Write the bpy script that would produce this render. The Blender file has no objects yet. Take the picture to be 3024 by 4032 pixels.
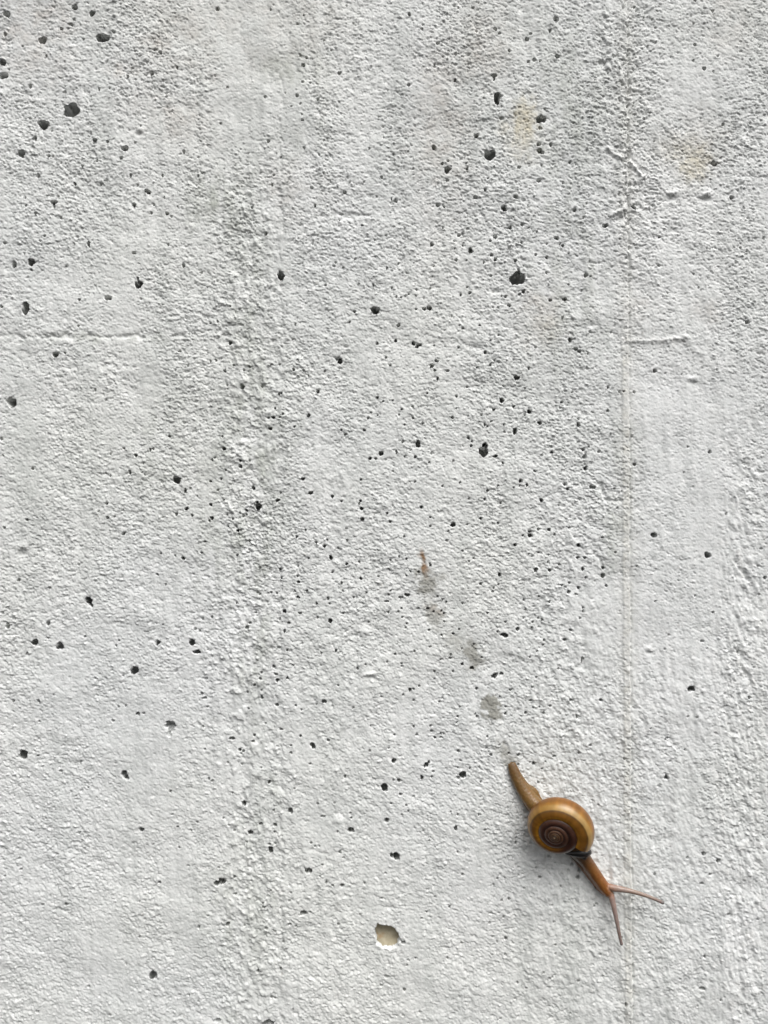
import bpy, math
import numpy as np
from mathutils import Vector

# ------------------------------------------------------------------ scale and camera
U = 0.0000625                 # metres per photograph pixel on the wall face (0.189 m across)
W, H = 3024.0, 4032.0
D = 3100.0                    # camera distance from the wall, in the same unit
ZC = 0.50                     # height of the picture centre above the wall's foot
CX, CY = W / 2, H / 2

sc = bpy.context.scene
cam_d = bpy.data.cameras.new('camera')
cam = bpy.data.objects.new('camera', cam_d)
sc.collection.objects.link(cam)
cam.location = (0, -D * U, ZC)
cam.rotation_euler = (math.radians(90), 0, 0)
cam_d.sensor_fit = 'VERTICAL'
cam_d.sensor_height = 24.0
cam_d.lens = 24.0 * D / H
cam_d.clip_start = 0.01
cam_d.clip_end = 50.0
sc.camera = cam

# ------------------------------------------------------------------ sky and sun (bright overcast, light from above)
SUN_EL, SUN_AZ, SUN_ANGLE, SUN_E, SKY_E = 58.0, 28.0, 54.0, 1.40, 0.09
EXPOSURE = 0.68
el, az = math.radians(SUN_EL), math.radians(SUN_AZ)
sdir = Vector((math.sin(az) * math.cos(el), -math.cos(az) * math.cos(el), math.sin(el)))
world = bpy.data.worlds.new('World')
sc.world = world
world.use_nodes = True
nt = world.node_tree
nt.nodes.clear()
sky = nt.nodes.new('ShaderNodeTexSky')
sky.sky_type = 'NISHITA'
sky.sun_disc = False
sky.sun_elevation = el
sky.sun_rotation = math.atan2(sdir.x, sdir.y)
sky.dust_density = 6.0
hsv = nt.nodes.new('ShaderNodeHueSaturation')      # cloud cover takes the blue out of the sky
hsv.inputs['Saturation'].default_value = 0.10
bg = nt.nodes.new('ShaderNodeBackground')
bg.inputs['Strength'].default_value = SKY_E
wo = nt.nodes.new('ShaderNodeOutputWorld')
nt.links.new(sky.outputs[0], hsv.inputs['Color'])
nt.links.new(hsv.outputs[0], bg.inputs[0])
nt.links.new(bg.outputs[0], wo.inputs[0])
sun_d = bpy.data.lights.new('sun', 'SUN')
sun_d.energy = SUN_E
sun_d.angle = math.radians(SUN_ANGLE)
sun_d.color = (1.0, 0.985, 0.96)
sun = bpy.data.objects.new('sun', sun_d)
sc.collection.objects.link(sun)
sun.rotation_euler = (-sdir).to_track_quat('-Z', 'Y').to_euler()
sun.location = (0.3, -0.6, 1.6)
vs = sc.view_settings
vs.view_transform = 'Standard'
vs.look = 'None'
vs.exposure = EXPOSURE
vs.gamma = 1.0
vs.use_curve_mapping = False

# ------------------------------------------------------------------ helpers
def to_world(P):
    """wall coordinates in units of U (right, down, out of the wall) -> metres"""
    P = np.asarray(P, dtype=np.float64)
    out = np.empty_like(P)
    out[..., 0] = (P[..., 0] - CX) * U
    out[..., 1] = -P[..., 2] * U
    out[..., 2] = ZC - (P[..., 1] - CY) * U
    return out

def seat(x, y, h):
    """place a point of height h on the wall so that it is seen where the photograph shows it"""
    f = 1.0 - h / D
    return np.array([CX + (x - CX) * f, CY + (y - CY) * f, h])

def link(ob, parent=None):
    sc.collection.objects.link(ob)
    if parent is not None:
        ob.parent = parent
    return ob

def mesh_obj(name, verts, faces, mat, parent=None, smooth=True):
    me = bpy.data.meshes.new(name)
    me.from_pydata([tuple(v) for v in verts], [], [tuple(f) for f in faces])
    me.update()
    if smooth:
        me.polygons.foreach_set('use_smooth', [True] * len(me.polygons))
    me.materials.append(mat)
    return link(bpy.data.objects.new(name, me), parent)

def new_mat(name):
    m = bpy.data.materials.new(name)
    m.use_nodes = True
    n = m.node_tree
    n.nodes.clear()
    out = n.nodes.new('ShaderNodeOutputMaterial')
    b = n.nodes.new('ShaderNodeBsdfPrincipled')
    n.links.new(b.outputs[0], out.inputs[0])
    return m, n, b

def node(n, kind, **kw):
    x = n.nodes.new(kind)
    for k, v in kw.items():
        if k in x.inputs:
            x.inputs[k].default_value = v
        else:
            setattr(x, k, v)
    return x

def mixc(n, fac, a, b, mode='MIX'):
    x = n.nodes.new('ShaderNodeMix')
    x.data_type = 'RGBA'
    x.blend_type = mode
    for i, v in ((0, fac), (6, a), (7, b)):
        if hasattr(v, 'is_linked') or hasattr(v, 'links'):
            n.links.new(v, x.inputs[i])
        else:
            x.inputs[i].default_value = v
    return x.outputs[2]

def mapr(n, v, a, b, c, d):
    x = n.nodes.new('ShaderNodeMapRange')
    n.links.new(v, x.inputs[0])
    for i, q in enumerate((a, b, c, d)):
        x.inputs[1 + i].default_value = q
    return x.outputs[0]

def mul(n, a, b, op='MULTIPLY'):
    x = n.nodes.new('ShaderNodeMath')
    x.operation = op
    for i, v in enumerate((a, b)):
        if hasattr(v, 'links'):
            n.links.new(v, x.inputs[i])
        else:
            x.inputs[i].default_value = v
    return x.outputs[0]

def smooth(a, b, x):
    t = np.clip((x - a) / (b - a), 0, 1)
    return t * t * (3 - 2 * t)

# ------------------------------------------------------------------ materials
def concrete_material():
    m, n, b = new_mat('weathered_concrete')
    tc = node(n, 'ShaderNodeTexCoord')
    def att(nm):
        a = n.nodes.new('ShaderNodeAttribute')
        a.attribute_name = nm
        return a.outputs['Fac']
    def noise(scale, detail=4.0, rough=0.6, stretch=None):
        t = node(n, 'ShaderNodeTexNoise', Scale=scale, Detail=detail, Roughness=rough)
        if stretch:
            mp = n.nodes.new('ShaderNodeMapping')
            mp.inputs['Scale'].default_value = stretch
            n.links.new(tc.outputs['Object'], mp.inputs[0])
            n.links.new(mp.outputs[0], t.inputs['Vector'])
        else:
            n.links.new(tc.outputs['Object'], t.inputs['Vector'])
        return t.outputs['Fac']
    big = noise(22, 5, 0.6)
    streak = noise(120, 2, 0.5, (1.0, 1.0, 0.12))
    tint = noise(9, 3, 0.55)
    grain = noise(1300, 3, 0.65)
    c = mixc(n, mapr(n, big, 0.35, 0.68, 0, 1), (0.67, 0.682, 0.676, 1), (0.73, 0.735, 0.732, 1))
    c = mixc(n, mapr(n, streak, 0.50, 0.72, 0, 0.6), c, (0.56, 0.576, 0.566, 1))
    c = mixc(n, mapr(n, grain, 0.30, 0.70, 0.10, 0.0), c, (0.40, 0.41, 0.40, 1))
    chalk = noise(520, 4, 0.7, (1.0, 1.0, 1.35))
    c = mixc(n, mapr(n, chalk, 0.52, 0.66, 0.0, 0.75), c, (0.80, 0.80, 0.795, 1))
    c = mixc(n, mapr(n, chalk, 0.46, 0.34, 0.0, 0.55), c, (0.52, 0.535, 0.52, 1))
    c = mixc(n, mapr(n, tint, 0.40, 0.62, 0.0, 0.8), c, (1.0, 0.998, 0.965, 1), 'MULTIPLY')
    speck = noise(700, 2, 0.5)
    brk = mapr(n, noise(420, 4, 0.7), 0.34, 0.60, 0.45, 1.0)     # stains break up over the grain
    soak = mapr(n, noise(600, 4, 0.7), 0.36, 0.56, 0.86, 1.0)
    for nm, col in (('green_grime', (0.36, 0.38, 0.33, 1)), ('brown_grime', (0.40, 0.34, 0.29, 1)),
                    ('yellow_grime', (0.60, 0.54, 0.40, 1)), ('damp', (0.30, 0.295, 0.265, 1)),
                    ('rust_crumb', (0.25, 0.15, 0.08, 1)), ('lime', (0.80, 0.79, 0.77, 1)),
                    ('beige', (0.60, 0.585, 0.53, 1))):
        c = mixc(n, mul(n, att(nm), soak if nm in ('damp', 'rust_crumb') else brk), c, col)
    c = mixc(n, mapr(n, speck, 0.70, 0.76, 0, 0.35), c, (0.30, 0.27, 0.23, 1))
    n.links.new(c, b.inputs['Base Color'])
    b.inputs['Roughness'].default_value = 0.9
    b.inputs['Specular IOR Level'].default_value = 0.25
    bump = node(n, 'ShaderNodeBump', Strength=0.6, Distance=0.00012)
    n.links.new(noise(2100, 3, 0.6), bump.inputs['Height'])
    n.links.new(bump.outputs[0], b.inputs['Normal'])
    return m

def pigment_material(name, rough, coat, sss, radius, bump_scale=None, bump_dist=0.0, bump_strength=0.4, voro=False):
    m, n, b = new_mat(name)
    a = n.nodes.new('ShaderNodeAttribute')
    a.attribute_name = 'pigment'
    tc = node(n, 'ShaderNodeTexCoord')
    t = node(n, 'ShaderNodeTexNoise', Scale=900.0, Detail=4.0, Roughness=0.6)
    n.links.new(tc.outputs['Object'], t.inputs['Vector'])
    c = mixc(n, mapr(n, t.outputs['Fac'], 0.35, 0.7, 0.0, 0.28), a.outputs['Color'], (0.45, 0.42, 0.40, 1), 'MULTIPLY')
    n.links.new(c, b.inputs['Base Color'])
    b.inputs['Roughness'].default_value = rough
    b.inputs['IOR'].default_value = 1.5
    b.inputs['Coat Weight'].default_value = coat
    b.inputs['Coat Roughness'].default_value = 0.12
    b.inputs['Subsurface Weight'].default_value = sss
    b.inputs['Subsurface Radius'].default_value = (1.0, 0.45, 0.2)
    b.inputs['Subsurface Scale'].default_value = radius
    if bump_scale:
        if voro:
            h = node(n, 'ShaderNodeTexVoronoi', Scale=bump_scale)
            hv = h.outputs['Distance']
        else:
            h = node(n, 'ShaderNodeTexNoise', Scale=bump_scale, Detail=3.0)
            hv = h.outputs['Fac']
        n.links.new(tc.outputs['Object'], h.inputs['Vector'])
        bm = node(n, 'ShaderNodeBump', Strength=bump_strength, Distance=bump_dist)
        if voro:
            bm.invert = True
        n.links.new(hv, bm.inputs['Height'])
        n.links.new(bm.outputs[0], b.inputs['Normal'])
    return m

def pebble_material():
    m, n, b = new_mat('tan_pebble')
    tc = node(n, 'ShaderNodeTexCoord')
    t = node(n, 'ShaderNodeTexNoise', Scale=700.0, Detail=6.0, Roughness=0.65)
    n.links.new(tc.outputs['Object'], t.inputs['Vector'])
    c = mixc(n, mapr(n, t.outputs['Fac'], 0.35, 0.65, 0, 1), (0.31, 0.265, 0.18, 1), (0.43, 0.38, 0.27, 1))
    t2 = node(n, 'ShaderNodeTexNoise', Scale=500.0, Detail=3.0, Roughness=0.6)
    n.links.new(tc.outputs['Object'], t2.inputs['Vector'])
    c = mixc(n, mapr(n, t2.outputs['Fac'], 0.56, 0.68, 0, 0.6), c, (0.36, 0.22, 0.10, 1))
    n.links.new(c, b.inputs['Base Color'])
    b.inputs['Roughness'].default_value = 0.7
    bm = node(n, 'ShaderNodeBump', Strength=0.4, Distance=0.0001)
    n.links.new(t.outputs['Fac'], bm.inputs['Height'])
    n.links.new(bm.outputs[0], b.inputs['Normal'])
    return m

M_WALL = concrete_material()
M_SHELL = pigment_material('amber_shell', 0.31, 0.08, 0.22, 0.0012, 1500.0, 0.00003, 0.25)
M_BODY = pigment_material('moist_snail_skin', 0.40, 0.2, 0.35, 0.0008, 1700.0, 0.00014, 0.35, False)
M_DARK = pigment_material('dark_mantle_skin', 0.4, 0.2, 0.1, 0.0004, 2600.0, 0.00010, 0.5, True)
M_PEB = pebble_material()

# ------------------------------------------------------------------ the wall: one relief mesh
# Air holes read off the wall, per 1008-unit square (k, column, row): x, y, half width[, half height[, depth factor]],
# all in steps of 1008/1659.
PITS = {
(0,0): [(485,47,18,14),(597,88,15),(42,90,20,16,.5),(480,125,10,8,.5),(455,156,12,8),(397,188,9),(442,183,5),(30,218,12,12,.5),(732,203,9),(640,244,16,20),(665,243,22,21),(690,242,15,19),(275,258,22,20,.6),(538,254,5),(302,360,6),(14,402,18,20),(22,490,22,20,.7),(1003,320,8),(1038,337,11,8),(1146,437,8),(985,478,12),(826,494,8),(194,558,10,12),(420,598,8),(642,580,6,10),(712,573,5),(101,691,6),(465,715,48,38,.62),(430,695,18,12,.9),(272,800,22,20,.9),(288,812,20,24,.9),(228,897,8,14),(612,910,14,10),(695,919,8),(877,925,5),(911,818,6),(1430,802,7),(1475,570,5),(1408,55,10),(140,995,18,20,.7),(315,1011,8),(341,1015,6),(810,964,16,15),(787,1026,11,8),(628,1044,7),(532,1075,6),(247,1137,10),(845,1140,6,12),(1053,1138,6,9),(1283,1142,5),(483,1190,8,10),(653,1195,5),(1192,985,9,11,.5),(1288,1022,5),(163,1280,5),(308,1267,6),(375,1275,6),(338,1312,9,9),(362,1312,9,9),(350,1332,9,20),(950,1236,17,10),(962,1246,13,11),(868,1329,12,10),(978,1381,7),(1083,1385,10),(1108,1402,5),(645,1300,5),(1064,1280,5),(994,1326,4),(1152,1338,4),(1635,1350,6),(229,1384,9),(394,1410,8),(292,1531,8,6),(573,1580,8,16),(577,1594,6,10),(868,1640,11,7),(1090,1587,5,7),(262,1562,6),(30,1575,10,8,.5),(480,1582,5),(1363,1644,4)],
(1,0): [(95,62,6),(585,37,5),(992,92,9),(310,98,5),(268,155,6),(1285,38,6),(1310,48,5),(1407,50,5),(632,155,5),(440,262,5),(486,325,5),(288,360,8),(327,374,7),(307,423,10),(302,532,7),(350,536,6),(267,622,9),(287,678,5),(402,650,8),(298,743,6),(302,782,6),(540,474,11),(1177,286,9),(1289,518,6,9),(989,552,8,10),(1551,190,9),(1579,215,7),(1543,487,16,8),(1543,500,7,18),(1562,635,17,32),(1590,620,8),(1590,690,6),(1585,765,8),(1427,882,13),(1516,1005,32,29,.8),(1500,985,18,10,.6),(1153,958,11,14),(1240,1100,18,15,.6),(1240,1120,6,8),(1367,1095,8),(1207,1063,7),(1243,1045,6),(735,965,5),(892,998,4),(985,982,5),(310,959,6),(409,1005,6),(80,915,9),(440,909,5),(575,1249,9),(103,1198,7),(112,1132,6),(361,1218,8),(383,1335,8),(905,1300,12,8),(878,1285,6),(783,1273,5),(687,1462,5),(843,1525,5),(768,1552,4),(1139,1583,11,12),(1550,1535,11),(1518,1562,7),(1610,1348,16),(1648,1476,9),(1389,1626,12,16),(1316,1523,9),(1372,1480,9,6),(1212,1477,5),(1340,1510,6),(1238,1170,8),(1178,1330,14,9,.6),(1218,1342,6),(65,1517,9,12),(60,630,9,8,.6),(813,1150,7),(606,1184,5),(590,1152,4),(698,1180,4),(1503,1155,6),(1486,1230,9),(1421,1280,10,8,.6),(1640,1605,7),(1527,1653,9),(1290,1612,6),(1018,1092,5),(1640,330,8)],
(2,0): [(285,125,13,14),(246,198,9),(97,250,11),(120,215,7),(292,368,13,12),(143,388,10),(105,398,8),(180,398,4),(210,708,6),(188,773,26,22),(180,832,8),(172,937,13,9),(252,937,9,11),(178,975,14,10),(190,988,18,9),(398,798,10,5),(377,1050,8),(46,1084,10,8),(190,1072,6),(175,1170,14,12,.5),(25,1278,11),(66,1453,9),(110,1477,5),(160,1500,5),(65,1570,7),(228,1578,6),(330,1592,8),(312,1578,5),(367,1640,6),(155,1648,7),(603,1465,16,10),(290,1542,16,9),(782,1340,10,9),(794,1350,9,9),(955,1537,9,6),(1185,5,7),(1300,73,7),(855,113,4),(793,47,5),(1177,153,5),(1186,291,8),(1176,394,8),(1245,447,9,11),(1331,367,4),(894,733,5),(1366,807,9),(1313,1060,16,15),(1424,1281,12),(1503,1345,7),(1481,1608,7),(1633,1545,7),(462,1412,6),(405,1365,9),(332,1185,6,9)],
(0,1): [(90,55,14,18),(200,38,20,18),(200,88,7),(423,66,6),(898,184,20,24),(892,150,6,14),(515,284,10,7),(167,340,20,32),(169,315,9,16),(8,327,8),(700,272,20,14,.45),(358,641,15,14),(422,631,4,7),(74,950,30,27,.55),(68,938,22,16,.9),(616,869,6,9),(1188,65,7,12),(1303,106,6),(1492,562,11),(1491,327,6),(1399,676,6),(1362,680,4),(1457,745,8),(1513,709,4),(1582,738,4),(1618,720,4),(1570,848,14,14,.5),(1363,433,5),(1408,424,5),(1165,618,8,4),(508,455,6),(1097,1168,7),(1440,1170,4),(6,1188,7),(18,1295,6),(803,1247,9,6),(880,1293,9),(975,1256,7,9),(992,1250,6),(1452,1249,12,8),(1392,1308,6),(1374,1322,6),(1558,1325,8),(1616,1325,5),(1558,1365,9),(210,1380,6),(686,1410,4),(842,1404,9,12),(1145,1455,19,17,.8),(1163,1446,9),(1133,1436,6,9),(1430,1443,7),(1365,1460,6),(1462,1388,6),(1200,1522,8,12),(1643,1505,9,12),(1210,1637,13,8),(1367,1612,8),(1450,1582,6),(1412,1518,5),(1277,1560,5),(693,1602,9),(930,1347,4),(1597,1650,8)],
(1,1): [(163,134,17,22),(158,115,9,18),(504,66,7),(515,42,4),(643,19,4),(848,78,6),(566,76,4),(1295,28,8),(1362,28,6),(1476,42,6),(1551,24,10),(1522,128,6),(1142,133,4),(1152,66,4),(451,190,4),(760,187,5,8),(880,208,4),(1040,218,4),(1129,208,4),(909,266,5),(940,268,4),(966,262,4),(989,248,4),(1035,258,4),(1386,237,8),(1327,251,7,9),(1370,200,4),(1617,262,8),(1535,332,5),(1568,332,6),(1590,257,5),(1640,320,11,8),(772,354,22,20),(785,342,11,9),(638,362,7),(1090,342,10),(1123,338,14,12),(1035,345,6),(603,430,8,5),(923,450,9),(1340,468,7),(1318,450,4),(1449,451,5),(904,547,8),(785,566,6,9),(239,541,5),(1021,566,10,12),(1056,576,15,9),(1042,588,9,9),(1569,510,5),(1520,548,4),(1314,594,7),(1486,626,8,10),(1154,580,5),(545,683,14),(530,665,14,12,.35),(102,703,7),(152,702,5),(243,737,7),(309,742,6),(447,745,6),(272,670,5),(339,776,4),(870,707,6),(842,658,5),(1170,680,12,7),(1140,712,12,10,.6),(1158,742,6),(1240,744,8),(1518,706,7),(1177,796,7,9),(1434,725,7),(1110,890,5),(1366,848,5),(1593,935,13),(1300,908,7),(401,880,8,11),(787,917,7),(885,936,5),(824,942,4),(149,897,7),(165,890,4),(39,846,4),(124,988,6),(944,994,6),(1014,978,5),(745,1014,5),(786,1030,6),(1540,994,8),(1461,1028,6),(112,1047,9,7),(80,1050,6),(158,1047,5),(340,1035,9,12),(175,1025,4),(1273,1047,8),(724,1052,5),(1017,1052,6),(929,1030,4),(1080,1084,4,8),(963,1094,5),(1373,1037,5),(1484,1095,7),(1500,1103,5),(1607,1092,6),(1525,1070,5),(95,1120,12,9),(251,1107,4),(554,1128,7),(701,1129,7),(580,1155,10,8,.4),(1378,1181,7),(1398,1201,6),(1396,1232,7),(1610,1140,6),(1050,1218,14,18),(950,1203,8,5),(910,1270,5,12),(810,1280,13,12),(775,1313,9,6),(740,1312,8),(1033,1302,7),(1484,1228,14,15),(1474,1270,28,24,.9),(1551,1298,14,8),(963,1300,5),(1600,1342,6),(1280,1328,5),(1122,1338,5),(887,1395,5),(306,1446,10,8),(681,1450,6),(1030,1463,5),(1208,1491,6),(355,1537,13,9),(494,1559,8),(139,1584,13,8),(556,1590,6),(677,1588,7),(684,1638,9),(1072,1627,8),(17,1625,15,20),(8,1598,7,10),(1380,1575,5),(1481,1575,7),(1586,1600,6),(1568,1488,5),(1500,1520,7),(1320,1468,6),(160,1535,6),(668,1604,4)],
(2,1): [(20,30,11,9),(227,8,8),(42,145,36,34,.8),(43,102,10,16),(8,155,22,22),(62,130,16,14),(75,230,10,12),(224,107,7),(238,187,5),(366,187,4),(248,286,10,8),(341,281,11,11),(50,248,8),(479,125,12,14,.4),(508,132,6),(950,63,8),(1007,240,5),(1178,118,4,8),(1527,428,12),(1365,410,5),(376,545,12),(325,402,6),(643,497,5),(505,493,6),(412,604,14,9,.7),(436,618,14,9,.7),(490,632,6),(108,728,7,9),(30,790,15,13),(84,857,5),(324,945,8),(390,882,5),(620,852,5,9),(720,880,5),(792,882,7),(926,744,11),(112,1009,12),(180,1080,11),(20,1135,12,18),(620,1003,7),(430,1095,8,16,.7),(431,1056,6),(777,1172,5),(640,1157,5),(260,1272,8),(198,1287,5),(460,1253,9),(470,1300,12,14,.4),(478,1378,11),(564,1267,9,8,.6),(1282,1270,10),(793,1353,8),(148,1394,9,6),(55,1458,10),(97,1485,8),(359,1510,9),(192,1585,10),(345,1480,12,9,.5),(520,1497,18,10,.6),(12,975,7),(10,1500,6)],
(0,2): [(174,51,8),(695,36,8),(741,28,5),(28,102,7),(799,141,9),(1142,15,9,7),(1244,22,7),(1375,40,11,9),(1360,57,6),(1470,20,5),(1508,46,4),(1576,30,5),(1595,17,5),(1532,95,6),(1543,121,9),(1477,93,4),(1614,187,8,5),(1330,192,8,5),(1308,265,5),(1537,282,6),(1135,282,5),(1187,302,9),(1042,267,4),(1019,405,9,6),(1072,468,4),(120,441,9),(321,492,7),(573,573,20,17),(580,590,12,14),(592,608,8,12,.6),(1534,591,6),(1655,652,6),(48,738,11,15),(310,723,12,11),(224,845,17,16),(384,868,17,20),(398,880,13,9),(173,917,6),(308,818,5),(551,807,6),(753,866,5),(773,833,5),(1055,731,4),(1022,848,13),(1245,843,16),(1280,907,20,11),(1254,905,6),(1310,691,5),(1372,681,6),(1266,760,4),(1297,770,4),(1618,720,8,5),(1603,748,11,5),(872,1027,21),(797,1062,6),(617,1075,7,5),(1337,1079,7,4),(1650,1122,8),(1308,1178,7),(1325,1207,12,6),(1604,1168,6),(84,1225,7),(250,1225,9),(812,1256,4),(766,1262,4),(893,1310,10),(930,1306,10,6,.5),(730,1355,8,9,.5),(1105,1382,28,20,.55),(1100,1370,24,12,.9),(1108,1406,18,16,.35),(1098,1440,12,20,.3),(252,1357,6),(1612,1275,6),(1315,1390,6),(1344,1262,4),(1504,1468,18,9),(1649,1447,7),(1641,1485,9,6),(1327,1539,6),(1553,1543,8),(1577,1551,6),(1562,1566,5),(1478,1627,7,5),(151,1576,24,22),(142,1556,14,12),(246,1580,7,5),(517,1623,6)],
(1,2): [(690,46,10),(849,8,6),(868,64,6),(1128,35,6),(1454,42,7),(1277,82,13),(1569,73,7),(1128,92,6),(264,160,7),(320,116,6),(459,181,5),(391,198,6),(443,222,7,9),(590,183,4),(534,234,4),(1235,184,8,5),(958,158,5),(485,296,10,12),(341,298,4),(588,338,7),(1337,253,5),(974,303,6),(870,313,5),(667,324,5),(929,287,4),(862,372,5),(1411,300,5),(1380,318,5),(1128,342,6,9),(1055,389,6),(1000,385,4),(157,370,9,6),(272,349,4),(25,360,4),(495,393,5),(271,415,7,4),(165,427,5),(276,453,9,7),(678,432,7),(553,461,6,8),(976,412,6),(793,418,4),(1455,465,9,7),(1571,470,5),(1578,406,9),(1541,492,6),(1532,517,4),(251,513,6),(331,511,9,6),(97,523,6),(133,525,5),(12,521,4),(27,532,4),(273,553,11,8),(563,513,5),(716,521,5),(631,551,4),(860,537,4),(872,512,5),(980,538,15,9),(940,552,16,5),(467,562,6,9),(393,593,7),(476,594,4),(1177,548,6),(1210,566,5),(1233,582,5),(1340,592,5),(848,580,14,4),(186,643,9,11),(285,657,9,5),(563,656,4),(398,684,4),(942,626,5),(921,646,5),(856,651,5),(946,681,5),(1050,627,8,4),(1112,625,8,6),(1150,648,5),(1202,639,6),(1219,656,6),(1219,706,4),(1500,655,6),(481,706,11,12),(153,695,5),(215,719,10,6),(186,769,7,10),(731,715,6),(977,722,4),(1615,713,5),(968,750,4),(1122,765,5),(1203,798,5),(1278,790,6),(1316,760,4),(1605,796,18,10),(1618,802,13,12),(1565,776,6),(150,880,10,6,.6),(201,894,6),(519,897,6,9),(424,914,4),(1027,903,6),(1127,873,5),(1334,882,4),(902,922,6),(1262,924,5),(1257,948,6),(1196,955,5),(848,972,5),(708,990,5),(943,983,4),(946,1000,6),(657,1014,5,9),(1336,986,7),(1398,1012,10,9),(1463,943,5),(240,992,4),(116,1003,9),(35,1040,7),(130,1050,9,4),(28,1080,7),(139,1091,11,9),(204,1076,8),(532,1124,5),(1155,1032,6),(1276,1032,5),(1155,1084,4),(1540,1068,13,11),(1552,1056,12,12),(1590,1050,12,7),(1649,1154,8),(998,1152,9),(1022,1147,6),(1058,1130,5),(952,1185,5),(1430,1145,8),(1188,1230,6),(1022,1222,4),(813,1198,4),(37,1155,5),(37,1203,7,12),(443,1228,13,12),(260,1253,5),(136,1251,10,9),(293,1280,5),(1320,1262,4),(1580,1198,5),(1619,1262,6),(1306,1325,6),(1432,1327,7),(1421,1312,6,4),(1617,1307,8),(1299,1366,4),(1022,1390,6),(163,1408,10,7),(289,1451,7),(896,1444,5),(1041,1446,9,4),(1132,1387,6),(1138,1422,10,9,.5),(1197,1438,6),(1217,1440,5),(1158,1464,7),(1200,1462,9,5),(1498,1455,7),(468,1480,10,7),(227,1512,7,6),(364,1507,11,12),(372,1520,11,13),(227,1560,9,6),(858,1530,4),(735,1548,4),(1493,1530,5),(1312,1552,8),(1523,1572,8),(893,1612,12,13),(1102,1640,13,14),(1121,1622,6,9),(350,1631,5),(1637,1562,6),(1325,1611,6),(1578,1508,4)],
(2,2): [(117,154,13,11),(118,128,14,9,.5),(70,152,6),(19,213,9),(172,110,6),(240,115,8,10),(275,145,7),(370,102,4),(583,165,5),(430,216,12,10),(173,261,6),(107,272,4),(310,255,4),(669,263,6),(471,297,9,7),(426,297,12,6),(234,323,7,5),(308,340,5),(154,374,10,13),(243,379,8),(458,370,8,11),(590,364,9),(479,424,7),(610,478,7),(588,412,14,12,.6),(323,473,6),(373,460,7),(348,486,5),(434,492,9),(368,520,8,9),(414,534,8,5),(243,582,6),(174,548,5),(79,570,5),(90,632,5),(460,622,6),(462,645,7),(75,687,5),(172,688,5),(195,700,5),(442,687,5),(134,713,7),(129,750,5),(37,760,10),(343,828,12,7),(206,830,6),(200,862,6),(161,902,6),(115,939,6),(457,957,7,14),(298,1014,4),(157,1070,5),(575,1220,9),(120,1222,9,6),(248,1256,7),(178,1264,6),(137,1268,6),(88,1302,8,9),(205,1305,10,8,.5),(420,1325,8,9),(383,1220,12,8,.5),(330,1453,5),(506,1511,7),(275,1585,8),(141,1633,9),(42,1575,9),(217,1620,4),(322,1633,5),(42,1635,5),(915,147,16,11),(923,153,12,12),(1268,280,17),(1640,426,11,9),(1389,12,7),(1603,535,6),(1304,652,7),(930,580,5),(808,352,5),(1158,1147,19,15),(1166,1138,12,10),(1538,1201,9,10),(1138,1325,5),(1010,1465,7,4),(995,1475,4),(1120,1540,5),(1024,1615,5),(1266,886,4),(1540,1397,4),(1468,910,9,12,.5),(1233,838,10,4),(1018,797,5),(380,765,9,7,.6),(728,1600,9,8,.5),(433,1560,8,8,.5)],
(0,3): [(392,22,6,7),(806,40,15,20),(814,54,12,14),(825,68,9,8,.6),(571,128,5),(459,155,4),(1103,152,7),(1352,72,6),(1375,84,5),(1507,161,7,4),(1581,229,13),(1117,300,5),(302,325,5),(199,407,5),(513,424,5),(1278,348,6,4),(1153,381,6),(915,400,14,12),(1484,371,4),(1622,420,13),(1597,483,6),(1161,515,4),(1236,405,4),(1520,407,4),(137,655,7,4),(31,702,6),(1418,643,4),(1034,742,7,9),(1520,706,7),(1438,735,18,16),(1410,748,20,15),(1630,733,4),(1527,818,7,8,.5),(906,862,5),(281,885,9,7),(430,879,9),(1348,957,4),(1289,1030,6,9,.6),(1476,1013,10,14,.8),(1584,1022,4),(905,1093,5,7),(992,1345,24,22,.8),(572,1420,7),(1162,1475,4),(1218,1474,5),(242,1580,9,8,.5),(716,1600,5),(1410,1640,18,12,.5)],
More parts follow.
